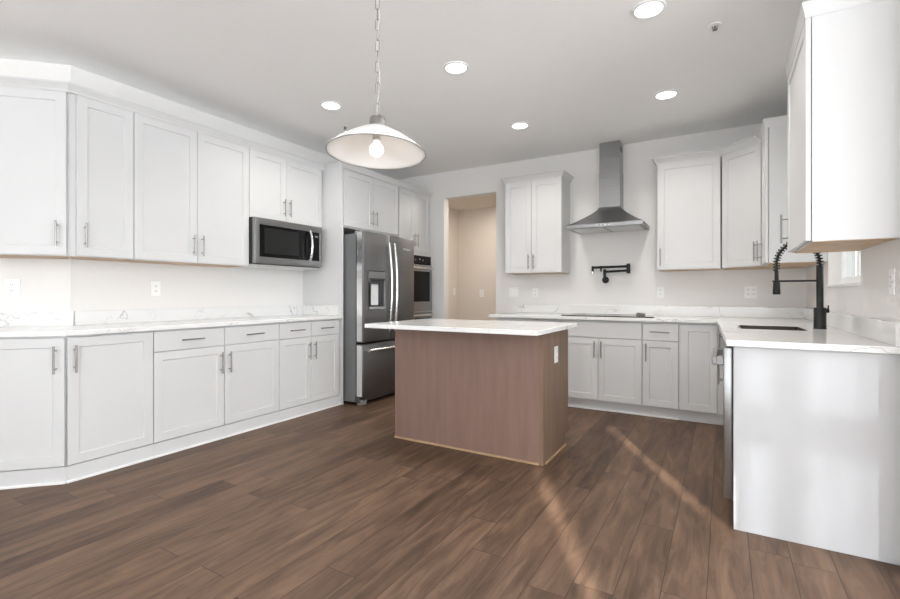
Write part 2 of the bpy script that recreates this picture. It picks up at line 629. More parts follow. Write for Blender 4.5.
struct(MB().box(XR + 0.15, XE, 2.5, 2.65, 0, CEIL).build('wall_breakfast', M['wall']))

# ------------------------------------------------------------------ cabinets


def shaker_bm(x0, x1, z0, z1, y0=0.0, th=0.02, rail=0.058, rec=0.0065):
    b = MB()
    c = 0.0018

    def ring(ins, y):
        return [b.bm.verts.new(p) for p in ((x0 + ins, y, z0 + ins), (x1 - ins, y, z0 + ins),
                                            (x1 - ins, y, z1 - ins), (x0 + ins, y, z1 - ins))]
    rs = [ring(0, y0 + th), ring(0, y0 + c), ring(c, y0), ring(rail, y0), ring(rail + 0.004, y0 + rec)]
    b.bm.faces.new(rs[0])
    for p, q in zip(rs[:-1], rs[1:]):
        for k in range(4):
            b.bm.faces.new((p[k], p[(k + 1) % 4], q[(k + 1) % 4], q[k]))
    b.bm.faces.new(rs[-1])
    return b


def bar_handle(parent, kind, x, z, L=0.165, y0=0.0):
    b = MB()
    out, r = 0.032, 0.0058
    if kind == 'v':
        b.cyl((x, y0 - out, z - L / 2), (x, y0 - out, z + L / 2), r, seg=10)
        for s in (-0.33, 0.33):
            b.cyl((x, y0, z + s * L), (x, y0 - out, z + s * L), 0.0042, seg=8)
    else:
        b.cyl((x - L / 2, y0 - out, z), (x + L / 2, y0 - out, z), r, seg=10)
        for s in (-0.33, 0.33):
            b.cyl((x + s * L, y0, z), (x + s * L, y0 - out, z), 0.0042, seg=8)
    return b.build('handle', M['nickel'], parent, smooth=True)


T = math.tan(math.radians(22.5))
CROWN_S = [(-0.004, -0.020), (0.002, -0.020), (0.003, -0.004), (0.011, 0.032), (0.013, 0.036), (0.013, 0.050), (-0.004, 0.050)]
CROWN_L = [(-0.004, -0.012), (0.003, -0.012), (0.004, 0.002), (0.022, 0.030), (0.026, 0.033), (0.026, 0.045), (-0.004, 0.045)]
CROWN = [(-0.004, -0.020), (0.004, -0.020), (0.006, -0.004), (0.030, 0.032), (0.040, 0.036), (0.040, 0.050), (-0.004, 0.050)]


def cabinet(name, label, loc, rz, w, depth, z0, z1, fronts, group=None, toe=None, mit_l=0.0, mit_r=0.0,
            crown=None, under=False, cat='cabinet', mitre_ends=(None, None), footprint=None, prof=None):
    """local frame: x along the front (left to right), y into the wall, door faces at y = 0"""
    t = thing(name, label, cat, (loc[0], loc[1], 0), rz, group)
    e = 0.0004
    fp = footprint or [(e + 0.0235 * mit_l, 0.0235), (w - e - 0.0235 * mit_r, 0.0235), (w - e - depth * mit_r, depth), (e + depth * mit_l, depth)]
    MB().prism(fp, z0, z1).build('carcass', M['cab'], t)
    if under:
        c = [sum(p[0] for p in fp) / len(fp), sum(p[1] for p in fp) / len(fp)]
        MB().prism([(c[0] + (p[0] - c[0]) * 0.97, c[1] + (p[1] - c[1]) * 0.94) for p in fp], z0 - 0.003, z0 + 0.001).build('underside_panel', M['birch'], t)
    if toe is not None:
        MB().prism([(e + toe * mit_l, toe), (w - e - toe * mit_r, toe), (w - e - (depth) * mit_r, depth), (e + depth * mit_l, depth)],
                   0, z0 - 0.0002).build('toe_kick', M['cab'], t)
        MB().box(0.001 + toe * mit_l, w - 0.001 - toe * mit_r, toe - 0.010, toe, 0.0, 0.016, 0.003).build('shoe_molding', M['trim'], t)
    if crown:
        MB().sweep(crown, [(o, z1 + z) for o, z in (prof or CROWN)], *mitre_ends).build('crown_molding', M['cab'], t)
    for kind, x0, x1, a, b, hd in fronts:
        if kind == 'door':
            d = shaker_bm(x0, x1, a, b).build('door', M['cab'], t)
        else:
            d = MB().box(x0, x1, 0, 0.0195, a, b, 0.0018).build('drawer' if kind == 'drawer' else 'false_front', M['cab'], t)
        if hd:
            bar_handle(d, *hd)
    return t


G = 0.0025
UB, UT = 1.383, 2.45      # uppers: bottom, top of box
BT = 0.885               # base box top
r22 = (T, -1.0)          # mitre directions at the 45-degree turn of the left run (local frames)
l22 = (-T, -1.0)

# ---- left run, uppers (local x -> +Y)
XU = -3.64
dU = XU - XL - 0.0005
UBEND = BEND - dU * T
S2 = math.sqrt(0.5)
wA = 0.56
gU = 'white upper cabinets on the left run'
HZ = UB + 0.14


def left(y):
    return (XU, y)


cabinet('upper_cabinet', 'white single-door upper cabinet on the angled wall at the far left', (XU - wA * S2, UBEND - wA * S2), math.pi / 4,
        wA, dU, UB, UT, [('door', G + 0.02, wA - 0.014, UB + 0.004, UT - 0.012, ('v', wA - 0.055, HZ))], gU, mit_r=T,
        crown=[(0, 0), (wA, 0)], prof=CROWN_L, under=True, mitre_ends=(None, (T, -1)))
y1, y2, y3, y4 = 1.725, 2.190, 2.664, 3.555
wd = y1 - UBEND
cabinet('upper_cabinet', 'white narrow single-door upper cabinet just right of the bend in the left wall', left(UBEND), R90,
        wd, dU, UB, UT, [('door', 0.048, wd - G, UB + 0.004, UT - 0.012, ('v', 0.088, HZ))], gU, mit_l=T,
        crown=[(0, 0), (wd, 0)], prof=CROWN_L, under=True, mitre_ends=((-T, -1), None))
cabinet('upper_cabinet', 'white double-door upper cabinet immediately left of the microwave', left(y1), R90, y3 - y1, dU, UB, UT,
        [('door', G, y2 - y1 - 0.0015, UB + 0.004, UT - 0.012, ('v', y2 - y1 - 0.036, HZ)),
         ('door', y2 - y1 + 0.0015, y3 - y1 - G, UB + 0.004, UT - 0.012, ('v', y2 - y1 + 0.036, HZ))], gU,
        crown=[(0, 0), (y3 - y1, 0)], prof=CROWN_L, under=True)
wm = y4 - y3
cabinet('upper_cabinet', 'short white double-door upper cabinet above the microwave', left(y3), R90, wm - 0.001, dU, 1.825, UT,
        [('door', G, 0.404, 1.829, UT - 0.012, ('v', 0.372, 1.96)),
         ('door', 0.407, wm - 0.035, 1.829, UT - 0.012, ('v', 0.440, 1.96))], gU,
        crown=[(0, 0), (wm, 0)], prof=CROWN_L, mitre_ends=(None, (0, -1)))

# ---- left run, bases
XB = -3.393
dB = XB - XL - 0.0005
BBEND = BEND - dB * T
gB = 'white base cabinets on the left run'
D0, D1, DR0, DR1 = 0.105, 0.873, 0.735, 0.873
wA2 = 0.60
cabinet('base_cabinet', 'white single-door base cabinet on the angled wall at the far left', (XB - wA2 * S2, BBEND - wA2 * S2), math.pi / 4,
        wA2, dB, 0.10, BT, [('door', 0.02, wA2 - 0.010, D0, D1, ('v', wA2 - 0.048, 0.745))], gB, toe=0.004, mit_r=T)
b1, b2, b3, b4 = 1.732, 2.262, 2.785, 3.555


def leftb(y):
    return (XB, y)


wd = b1 - BBEND
cabinet('base_cabinet', 'white base cabinet with one full-height door and no drawer, right of the bend', leftb(BBEND), R90, wd, dB, 0.10, BT,
        [('door', 0.010, wd - G, D0, D1, ('v', 0.040, 0.745))], gB, toe=0.004, mit_l=T)
for ya, yb, side, lab in ((b1, b2, 1, 'white base cabinet with one drawer and a door pulled from its right edge'),
                          (b2, b3, -1, 'white base cabinet with one drawer and a door pulled from its left edge')):
    wd = yb - ya
    cabinet('base_cabinet', lab + ', left run', leftb(ya), R90, wd, dB, 0.10, BT,
            [('drawer', G, wd - G, DR0, DR1, ('h', wd / 2, 0.805)),
             ('door', G, wd - G, D0, DR0 - 0.006, ('v', wd - 0.036 if side > 0 else 0.036, 0.60))], gB, toe=0.004)
wd = b4 - b3
h2 = 0.372
cabinet('base_cabinet', 'white base cabinet with two drawers over two doors, beside the refrigerator', leftb(b3), R90, wd - 0.001, dB, 0.10, BT,
        [('drawer', G, h2 - 0.0015, DR0, DR1, ('h', h2 / 2, 0.805)), ('drawer', h2 + 0.0015, wd - 0.03, DR0, DR1, ('h', (h2 + wd - 0.03) / 2, 0.805)),
         ('door', G, h2 - 0.0015, D0, DR0 - 0.006, ('v', h2 - 0.034, 0.60)),
         ('door', h2 + 0.0015, wd - 0.03, D0, DR0 - 0.006, ('v', h2 + 0.034, 0.60))], gB, toe=0.004)

# ---- left worktop
t = thing('countertop', 'white veined quartz worktop along the left wall', 'countertop', (0, 0, BT))
fx = -3.374
dC = fx - XL - 0.001
cb = BEND - dC * T
a0 = 0.62
MB().prism([(XL + 0.001, y4 - 0.003), (XL + 0.001, BEND), (XL + 0.001 - a0 * S2 - 0.17, BEND - a0 * S2 - 0.17),
            (fx - a0 * S2 + 0.05, cb - a0 * S2 + 0.05), (fx, cb), (fx, y4 - 0.003)][::-1], 0, 0.03, 0.003).build('slab', M['marble'], t)
MB().box(XL + 0.0005, XL + 0.018, BEND + 0.02, y4 - 0.02, 0.0302, 0.13, 0.002).build('backsplash', M['marble'], t)
MB().prism([(XL + 0.0008, BEND - 0.001), (XL + 0.018, BEND + 0.008), (XL + 0.018 - 0.72 * S2, BEND + 0.008 - 0.72 * S2), (XL + 0.0008 - 0.72 * S2, BEND - 0.001 - 0.72 * S2)][::-1],
           0.0302, 0.13, 0.001).build('backsplash', M['marble'], t)
MB().box(XL + 0.019, -3.42, y4 - 0.019, y4 - 0.003, 0.0302, 0.13, 0.002).build('backsplash', M['marble'], t)

# ---- refrigerator surround
XF = -3.38
t = thing('end_panel', 'tall white cabinet side panel left of the refrigerator', 'panel', (0, 0, 0))
MB().box(XL + 0.001, XF, y4 + 0.001, y4 + 0.021, 0, UT).build('panel', M['cab'], t)
MB().sweep([(XU, y4 + 0.001), (XF, y4 + 0.001)], [(o, UT + z) for o, z in CROWN_L], (1, -1), (1, -1)).build('crown_molding', M['cab'], t)
f0, f1 = y4 + 0.022, 4.525
wd = f1 - f0
m_ = (f0 + (f1 - f0) * 0.5 - f0)
cabinet('upper_cabinet', 'white double-door cabinet above the refrigerator', (XF, f0), R90, wd, XF - XL - 0.001, 1.83, UT,
        [('door', 0.014, m_ - 0.0015, 1.845, UT - 0.02, ('v', m_ - 0.034, 1.975)),
         ('door', m_ + 0.0015, wd - 0.014, 1.845, UT - 0.02, ('v', m_ + 0.034, 1.975))], 'cabinets around the refrigerator and oven',
        crown=[(-0.021, 0), (wd, 0)], prof=CROWN_L, mitre_ends=((-1, -1), None))
# oven tower: an open box with the oven inside
wo = YB - 0.002 - f1
t = cabinet('oven_cabinet', 'tall white cabinet housing the wall oven', (XF, f1), R90, wo, XF - XL - 0.001, 1.655, UT,
            [('door', 0.014, 0.335, 1.69, UT - 0.02, ('v', 0.303, 1.82)),
             ('door', 0.338, wo - 0.055, 1.69, UT - 0.02, ('v', 0.370, 1.82))],
            crown=[(0, 0), (wo, 0)], prof=CROWN_L)
MB().box(0.0005, 0.05, 0.012, 0.569, 0.10, 1.655).build('side_panel', M['cab'], t)
MB().box(wo - 0.013, wo - 0.0005, 0.012, 0.569, 0.10, 1.655).build('side_panel', M['cab'], t)
MB().box(0.05, wo - 0.013, 0.02, 0.569, 0.10, 0.335).build('base_drawer_box', M['cab'], t)
MB().box(0.0005, wo - 0.0005, 0.05, 0.569, 0, 0.0998).build('toe_kick', M['cab'], t)
MB().box(0.006, wo - 0.006, 0.0, 0.0115, 0.11, 0.33, 0.002).build('drawer', M['cab'], t)

# ---- wall oven
ox = 0.055
ow = wo - 0.013 - 0.055 - 0.005
t = thing('wall_oven', 'stainless and black glass double wall oven right of the refrigerator', 'oven', (XF + 0.02, f1 + ox, 0), R90)
MB().box(0, ow, 0.045, 0.55, 0.34, 1.65).build('body', M['black'], t)
MB().box(-0.004, ow + 0.004, 0.018, 0.045, 0.34, 1.65, 0.002).build('face_frame', M['steel_light'], t)
cp = MB().box(0.004, ow - 0.012, 0.006, 0.018, 1.515, 1.63, 0.002).build('control_panel', M['black_glass'], t)
for px, pz, pw in ((0.10, 1.585, .02), (0.17, 1.575, .025), (0.21, 1.59, .03), (0.27, 1.57, .02), (0.36, 1.58, .03), (0.44, 1.572, .02)):
    MB().box(px, px + pw, 0.0052, 0.0062, pz, pz + 0.008).build('control_icon', M['ink'], cp)
for za, zb in ((0.915, 1.505), (0.345, 0.905)):
    d = MB().cells([0.0, 0.055, ow - 0.055, ow - 0.004], [za, za + 0.125, zb - 0.075, zb], lambda i, j: not (i == 1 and j == 1), 0, 0.024,
                   M4=Matrix(((1, 0, 0, 0), (0, 0, -1, 0.018), (0, 1, 0, 0), (0, 0, 0, 1)))).build('oven_door', M['steel'], t)
    MB().box(0.054, ow - 0.054, -0.002, 0.016, za + 0.124, zb - 0.074).build('door_glass', M['black_glass'], d)
    h = MB()
    h.cyl((0.03, -0.045, zb - 0.038), (ow - 0.03, -0.045, zb - 0.038), 0.013, seg=14)
    for xx in (0.06, ow - 0.06):
        h.cyl((xx, -0.006, zb - 0.038), (xx, -0.045, zb - 0.038), 0.009, seg=10)
    h.build('handle', M['chrome'], d, smooth=True)

# ---- refrigerator
FRX = -3.135
f_y0 = 3.598
fw = 0.905
t = thing('refrigerator', 'dark stainless french-door refrigerator with water dispenser', 'refrigerator', (FRX, f_y0, 0), R90)
MB().box(0.004, fw - 0.004, 0.105, 0.72, 0.03, 1.755, 0.004).build('cabinet_body', M['fridge_side'], t)
MB().box(0.01, fw - 0.01, 0.088, 0.105, 0.09, 1.74).build('door_gasket', M['black'], t)
MB().box(0.012, fw - 0.012, 0.06, 0.105, 0.025, 0.078, 0.004).build('toe_grille', M['dark_steel'], t)
for xx in (0.03, fw - 0.10):
    MB().box(xx, xx + 0.07, 0.035, 0.105, 0.0, 0.055, 0.006).build('foot', M['grey_plastic'], t)
    MB().box(xx, xx + 0.06, 0.03, 0.14, 1.757, 1.785, 0.004).build('hinge_cover', M['grey_plastic'], t)
half = fw / 2
Mf = Matrix(((1, 0, 0, 0), (0, 0, -1, 0.085), (0, 1, 0, 0), (0, 0, 0, 1)))
dx0, dx1, dz0, dz1 = 0.085, 0.355, 0.975, 1.375
dl = MB().cells([0.002, dx0, dx1, half - 0.003], [0.645, dz0, dz1, 1.775], lambda i, j: not (i == 1 and j == 1), 0, 0.085, bev=0.007,
                M4=Mf).build('left_door', M['dark_steel'], t, smooth=True)
dr = MB().box(half + 0.003, fw - 0.002, 0, 0.085, 0.645, 1.775, 0.012).build('right_door', M['dark_steel'], t, smooth=True)
fz = MB().box(0.002, fw - 0.002, 0, 0.085, 0.085, 0.625, 0.012).build('freezer_drawer', M['dark_steel'], t, smooth=True)
for dd, xa in ((dl, 0.002), (fz, 0.002)):
    za, zb = (0.655, 1.765) if dd is dl else (0.095, 0.615)
    MB().box(xa - 0.0015, xa + 0.0012, 0.016, 0.084, za, zb).build('edge_band', M['chrome'], dd)


def bow(b, p0, p1, out, r, n=14):
    """bowed bar: from p0 to p1, bulging by out towards -y"""
    p0, p1 = Vector(p0), Vector(p1)
    pts = []
    for i in range(n + 1):
        s = i / n
        p = p0.lerp(p1, s)
        p.y -= out * (1 - (2 * s - 1) ** 2)
        pts.append(p)
    return b.tube(pts, r, 10)


for dd, xx in ((dl, half - 0.058), (dr, half + 0.034)):
    h = bow(MB(), (xx, -0.026, 0.735), (xx, -0.026, 1.69), 0.036, 0.014)
    for zz in (0.75, 1.675):
        h.cyl((xx, 0.002, zz), (xx, -0.030, zz), 0.012, seg=10)
    h.build('handle', M['chrome'], dd, smooth=True)
h = bow(MB(), (0.05, -0.036, 0.56), (fw - 0.05, -0.036, 0.56), 0.012, 0.016)
for xx in (0.065, fw - 0.065):
    h.cyl((xx, 0.002, 0.56), (xx, -0.040, 0.56), 0.011, seg=10)
h.build('handle', M['chrome'], fz, smooth=True)
dp = MB().box(dx0, dx1, 0.078, 0.084, dz0, dz1).build('dispenser', M['dark_steel'], dl)
MB().box(dx0 + 0.004, dx1 - 0.004, -0.004, 0.075, 1.265, dz1 - 0.004, 0.005).build('dispenser_controls', M['fridge_side'], dl)
MB().hull([(dx0 + 0.002, -0.006, 1.30), (dx1 - 0.002, -0.006, 1.30), (dx1 - 0.03, -0.006, 1.265), (dx0 + 0.03, -0.006, 1.265),
           (dx0 + 0.002, -0.001, 1.30), (dx1 - 0.002, -0.001, 1.30), (dx1 - 0.03, -0.001, 1.265), (dx0 + 0.03, -0.001, 1.265)],
          [(0, 1, 2, 3), (7, 6, 5, 4), (0, 4, 5, 1), (1, 5, 6, 2), (2, 6, 7, 3), (3, 7, 4, 0)]).build('dispenser_lip', M['black'], dl)
MB().box(dx0 + 0.10, dx1 - 0.055, 0.045, 0.062, 1.02, 1.24, 0.01).build('dispenser_paddle', M['pale_plastic'], dl)
MB().box(dx0 + 0.01, dx1 - 0.01, -0.003, 0.07, dz0 + 0.002, dz0 + 0.026, 0.004).build('drip_tray', M['grey_plastic'], dl)
text_mesh('badge', 'Whirlpool', 0.034, M['ink'], dr,
          Matrix.Translation((fw - 0.155, -0.0006, 1.635)) @ Matrix.Rotation(R90, 4, 'X'))

# ---- microwave (local x -> +Y)
t = thing('microwave', 'stainless over-the-range microwave with black glass door under a short cabinet', 'microwave', (-3.568, y3 + 0.002, 0), R90)
mw = 0.80
MB().box(0, mw, 0.035, 0.378, 1.405, 1.8215, 0.002).build('body', M['black'], t)
d = MB().cells([0.0, 0.052, mw - 0.035, mw], [1.412, 1.472, 1.762, 1.8205], lambda i, j: not (i == 1 and j == 1), 0, 0.033, bev=0.003,
               M4=Matrix(((1, 0, 0, 0), (0, 0, -1, 0.034), (0, 1, 0, 0), (0, 0, 0, 1)))).build('door_frame', M['mid_steel'], t, smooth=True)
MB().box(0.051, 0.590, 0.006, 0.033, 1.471, 1.763).build('door_glass', M['micro_glass'], d)
MB().box(0.105, 0.500, 0.0045, 0.0065, 1.505, 1.735).build('window_mesh', mat('window_mesh_dark', (0.018, 0.018, 0.018), 0.25, spec=0.25), d)
cp = MB().box(0.592, mw - 0.034, 0.006, 0.033, 1.471, 1.763).build('control_panel', M['black_glass'], t)
MB().box(0.705, 0.75, 0.005, 0.0062, 1.71, 1.728).build('display', mat('dim_ink', (0.16, 0.16, 0.16), 0.5), cp)
h = bow(MB(), (0.622, -0.018, 1.468), (0.622, -0.018, 1.766), 0.030, 0.013)
for zz in (1.485, 1.75):
    h.cyl((0.622, 0.004, zz), (0.622, -0.024, zz), 0.010, seg=10)
h.build('handle', M['chrome'], t, smooth=True)
MB().hull([(0.0, 0.036, 1.404), (mw, 0.036, 1.404), (mw, 0.37, 1.404), (0, 0.37, 1.404),
           (0.05, 0.06, 1.385), (mw - 0.04, 0.06, 1.385), (mw - 0.04, 0.36, 1.385), (0.05, 0.36, 1.385)],
          [(0, 1, 2, 3), (4, 7, 6, 5), (0, 4, 5, 1), (1, 5, 6, 2), (2, 6, 7, 3), (3, 7, 4, 0)]).build('underside_vent', M['steel_light'], t)

UT = 2.41
# ------------------------------------------------------------------ back run (local x -> +X)
YU = 4.925
dY = YB - YU - 0.0005
gK = 'white upper cabinets on the back wall'
x0, x1 = -2.165, -1.505
wd = x1 - x0
mid = 0.318
cabinet('upper_cabinet', 'white double-door upper cabinet between the doorway and the range hood', (x0, YU), 0, wd, dY, UB - 0.012, UT,
        [('door', G, mid - 0.0015, UB - 0.008, UT - 0.012, ('v', mid - 0.030, HZ - 0.03)), ('door', mid + 0.0015, wd - G, UB - 0.008, UT - 0.012, ('v', mid + 0.030, HZ - 0.03))],
        gK, crown=[(0, dY), (0, 0), (wd, 0), (wd, dY)], under=True)
x0, x1 = -0.565, -0.022
wd = x1 - x0
cabinet('upper_cabinet', 'white single-door upper cabinet right of the range hood', (x0, YU), 0, wd, dY, UB - 0.012, UT,
        [('door', G + 0.006, wd - G - 0.004, UB - 0.008, UT - 0.012, ('v', 0.034, HZ - 0.03))], gK,
        crown=[(0, dY), (0, 0), (wd, 0)], under=True, mitre_ends=(None, (T, -1)) if False else (None, (-T, -1)))
# diagonal corner upper
cxa, cya = x1, YU
cxb, cyb = 0.268, YU - (0.268 - x1)
dg = math.hypot(cxb - cxa, cyb - cya)
# local frame: x along the diagonal face, y into the corner
c45 = math.cos(-math.pi / 4)


def to_diag(px, py):
    dx, dy = px - cxa, py - cya
    return (dx * c45 - dy * c45, dx * c45 + dy * c45)


# footprint: carcass behind the face plus the two wall flanks
fpd = [(0.004, 0.02), (dg - 0.004, 0.02), to_diag(XR - 0.001, cyb + 0.008), to_diag(XR - 0.001, YB - 0.001), to_diag(cxa + 0.008, YB - 0.001)]
cabinet('upper_cabinet', 'white diagonal single-door upper cabinet across the right back corner', (cxa, cya), -math.pi / 4, dg, 0.4, UB - 0.012, UT,
        [('door', 0.008, dg - 0.008, UB - 0.008, UT - 0.012, ('v', dg - 0.045, HZ - 0.03))], gK, crown=[(0, 0), (dg, 0)], under=True,
        mitre_ends=((T, -1), (-T, -1)), footprint=fpd)
# ---- right wall uppers (local x -> -Y)
XRU = cxb
dR = XR - XRU - 0.0005
wd = cyb - 4.24
cabinet('upper_cabinet', 'narrow white upper cabinet on the right wall, left of the sink window', (XRU, cyb), -R90, wd, dR, UB - 0.012, UT,
        [('door', 0.012, wd - 0.002, UB - 0.008, UT - 0.012, ('v', 0.05, HZ - 0.03))], 'white upper cabinets on the right wall',
        crown=[(0, 0), (wd, 0), (wd, dR)], under=True, mitre_ends=((T, -1), None), prof=CROWN_S)
XR2 = 0.318
dR2 = XR - XR2 - 0.0005
yN, yFar = 2.635, 3.335
wd = yFar - yN
cabinet('upper_cabinet', 'large white upper cabinet nearest the camera at the right edge, plain side showing', (XR2, yFar), -R90, wd, dR2, UB - 0.010, UT - 0.005,
        [('door', 0.004, wd - 0.001, UB - 0.006, UT - 0.02, ('v', 0.034, HZ - 0.01))], 'white upper cabinets on the right wall',
        crown=[(0, 0), (wd, 0), (wd, dR2)], under=True, prof=CROWN_S)

# ---- back run bases
YBF = 4.62
dBB = YB - YBF - 0.0005
gKB = 'white base cabinets on the back run'
bx_ = [-2.145, -1.445, -0.655, -0.35, -0.045]
wd = bx_[1] - bx_[0]
cabinet('base_cabinet', 'white drawer base cabinet behind the island, mostly hidden by it', (bx_[0], YBF), 0, wd, dBB, 0.10, BT,
        [('drawer', G, wd - G, DR0 - 0.02, D1 - 0.008, ('h', wd / 2, 0.79)), ('drawer', G, wd - G, 0.41, DR0 - 0.028, ('h', wd / 2, 0.62)),
         ('drawer', G, wd - G, D0, 0.404, ('h', wd / 2, 0.33))], gKB, toe=0.05)
wd = bx_[2] - bx_[1]
mid = bx_[1] * -1 - 1.052
cabinet('base_cabinet', 'white base cabinet with a plain front over two doors, under the cooktop', (bx_[1], YBF), 0, wd, dBB, 0.10, BT,
        [('false', G, wd - G, DR0 - 0.02, D1 - 0.008, None),
         ('door', G, mid - 0.0015, D0, DR0 - 0.028, ('v', mid - 0.032, 0.60)), ('door', mid + 0.0015, wd - G, D0, DR0 - 0.028, ('v', mid + 0.032, 0.60))],
        gKB, toe=0.05)
wd = bx_[3] - bx_[2]
cabinet('base_cabinet', 'narrow white base cabinet with one drawer over one door, right of the cooktop', (bx_[2], YBF), 0, wd, dBB, 0.10, BT,
        [('drawer', G + 0.004, wd - G, DR0 - 0.02, D1 - 0.008, ('h', wd / 2, 0.79)), ('door', G + 0.004, wd - G, D0, DR0 - 0.028, ('v', 0.036, 0.60))], gKB, toe=0.05)
# corner base: an L that fills the corner, one door facing the room and one facing left
t = thing('base_cabinet', 'white corner base cabinet with a full-height door in the right back corner', 'cabinet', (bx_[3], YBF, 0), 0, gKB)
XS = 0.0                                    # door faces of the right run
xs_, yc = XS - bx_[3], 4.16 - YBF
fp = [(0.0005, 0.02), (xs_ + 0.02, 0.02), (xs_ + 0.02, yc + 0.0005), (XR - bx_[3] - 0.001, yc + 0.0005), (XR - bx_[3] - 0.001, dBB), (0.0005, dBB)]
MB().prism(fp, 0.10, BT).build('carcass', M['cab'], t)
fp2 = [(0.0005, 0.05), (xs_ + 0.05, 0.05), (xs_ + 0.05, yc + 0.0005), (XR - bx_[3] - 0.001, yc + 0.0005), (XR - bx_[3] - 0.001, dBB), (0.0005, dBB)]
MB().prism(fp2, 0.0, 0.0998).build('toe_kick', M['cab'], t)
d = shaker_bm(0.018, xs_ - 0.050, D0, D1 - 0.008).build('door', M['cab'], t)
d2 = shaker_bm(-0.44, -0.024, D0, D1 - 0.008)
for v in d2.bm.verts:                       # turn to face left
    x, y, z = v.co
    v.co = (xs_ + y, x + 0.0, z)
d2 = d2.build('door', M['cab'], t)
hb = MB()
hx, hy, hz = xs_ - 0.032, -0.065, 0.72
hb.cyl((hx, hy, hz - 0.082), (hx, hy, hz + 0.082), 0.0058, seg=10)
for s in (-0.055, 0.055):
    hb.cyl((hx + 0.032, hy, hz + s), (hx, hy, hz + s), 0.0042, seg=8)
hb.build('handle', M['nickel'], d2, smooth=True)

# ---- right run: sink base, dishwasher, end panel
yS = 4.16
wd = yS - 3.27
gR = 'white base cabinets on the right run'
e = 0.0004
t = thing('sink_cabinet', 'white two-door sink base cabinet beside the dishwasher', 'cabinet', (XS, yS, 0), -R90)
MB().cells([e, 0.03, wd - 0.03, wd - e], [0.02, 0.05, XR - XS - 0.03, XR - XS - 0.001], lambda i, j: not (i == 1 and j == 1), 0.12, BT).build('carcass', M['cab'], t)
MB().box(e, wd - e, 0.02, XR - XS - 0.001, 0.10, 0.12).build('bottom_panel', M['cab'], t)
MB().box(e, wd - e, 0.05, XR - XS - 0.001, 0, 0.0998).build('toe_kick', M['cab'], t)
MB().box(G, wd - G, 0, 0.0195, DR0 - 0.02, D1 - 0.008, 0.0018).build('false_front', M['cab'], t)
for xa, xb, hx in ((G, wd / 2 - 0.0015, wd / 2 - 0.034), (wd / 2 + 0.0015, wd - G, wd / 2 + 0.034)):
    d = shaker_bm(xa, xb, D0, DR0 - 0.028).build('door', M['cab'], t)
    bar_handle(d, 'v', hx, 0.60)

t = thing('dishwasher', 'stainless dishwasher seen edge-on beside the white end panel', 'dishwasher', (XS - 0.002, 3.265, 0), -R90)
ww = 0.60
MB().box(0.002, ww - 0.002, 0.04, 0.58, 0.12, 0.878).build('tub', M['grey_plastic'], t)
d = MB().box(0.002, ww - 0.002, 0.0, 0.039, 0.128, 0.872, 0.004).build('door', M['steel'], t, smooth=True)
MB().box(0.002, ww - 0.002, 0.055, 0.55, 0.0, 0.1195).build('toe_kick', M['black'], t)
h = MB()
h.box(0.06, ww - 0.075, -0.052, -0.026, 0.775, 0.815, 0.006)
h.box(0.06, 0.09, -0.03, 0.001, 0.775, 0.815, 0.003)
h.box(ww - 0.105, ww - 0.075, -0.03, 0.001, 0.775, 0.815, 0.003)
h.build('handle', M['steel'], d)
MB().box(0.06, ww - 0.06, -0.001, 0.0005, 0.815, 0.862).build('pocket', M['black'], d)
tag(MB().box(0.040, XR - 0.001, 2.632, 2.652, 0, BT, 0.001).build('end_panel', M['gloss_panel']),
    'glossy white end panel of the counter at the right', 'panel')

# ---- L-shaped worktop with the sink cut out
SX0, SX1, SY0, SY1 = 0.085, 0.44, 3.50, 3.93
t = thing('countertop', 'white veined quartz L-shaped worktop along the back and right walls', 'countertop', (0, 0, BT))
xs = [-2.215, -0.012, SX0, SX1, XR - 0.001]
ys = [2.61, SY0, SY1, YBF - 0.03, YB - 0.001]
b = MB().cells(xs, ys, lambda i, j: (j == 3) or (i >= 1 and not (i == 2 and j == 1)), 0.0002, 0.03, bev=0.002)
for v in b.bm.verts:                        # the inner edge runs slightly out of square
    if abs(v.co.x - xs[1]) < 0.01 and v.co.y < ys[3] + 0.01:
        v.co.x += 0.022 - 0.060 * (v.co.y - ys[0]) / (ys[3] - ys[0])
b.build('slab', M['marble'], t)
MB().box(-2.155, XR - 0.001, YB - 0.019, YB - 0.001, 0.0302, 0.13, 0.002).build('backsplash', M['marble'], t)
MB().box(XR - 0.019, XR - 0.001, 2.63, YB - 0.0195, 0.0302, 0.13, 0.002).build('backsplash', M['marble'], t)

t = thing('sink', 'stainless undermount sink in the right worktop', 'sink', ((SX0 + SX1) / 2, (SY0 + SY1) / 2, BT))
hx, hy = (SX1 - SX0) / 2, (SY1 - SY0) / 2
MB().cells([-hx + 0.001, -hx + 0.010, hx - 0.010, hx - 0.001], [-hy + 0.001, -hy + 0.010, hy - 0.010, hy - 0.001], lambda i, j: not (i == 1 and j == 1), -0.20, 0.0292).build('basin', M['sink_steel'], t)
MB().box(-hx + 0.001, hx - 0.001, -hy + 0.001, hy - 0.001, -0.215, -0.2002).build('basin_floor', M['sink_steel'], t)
MB().lathe([(0, 0), (0.045, 0), (0.045, 0.006), (0.03, 0.003), (0, 0.003)], (0, 0, -0.2), 24).build('drain', M['chrome'], t, smooth=True)

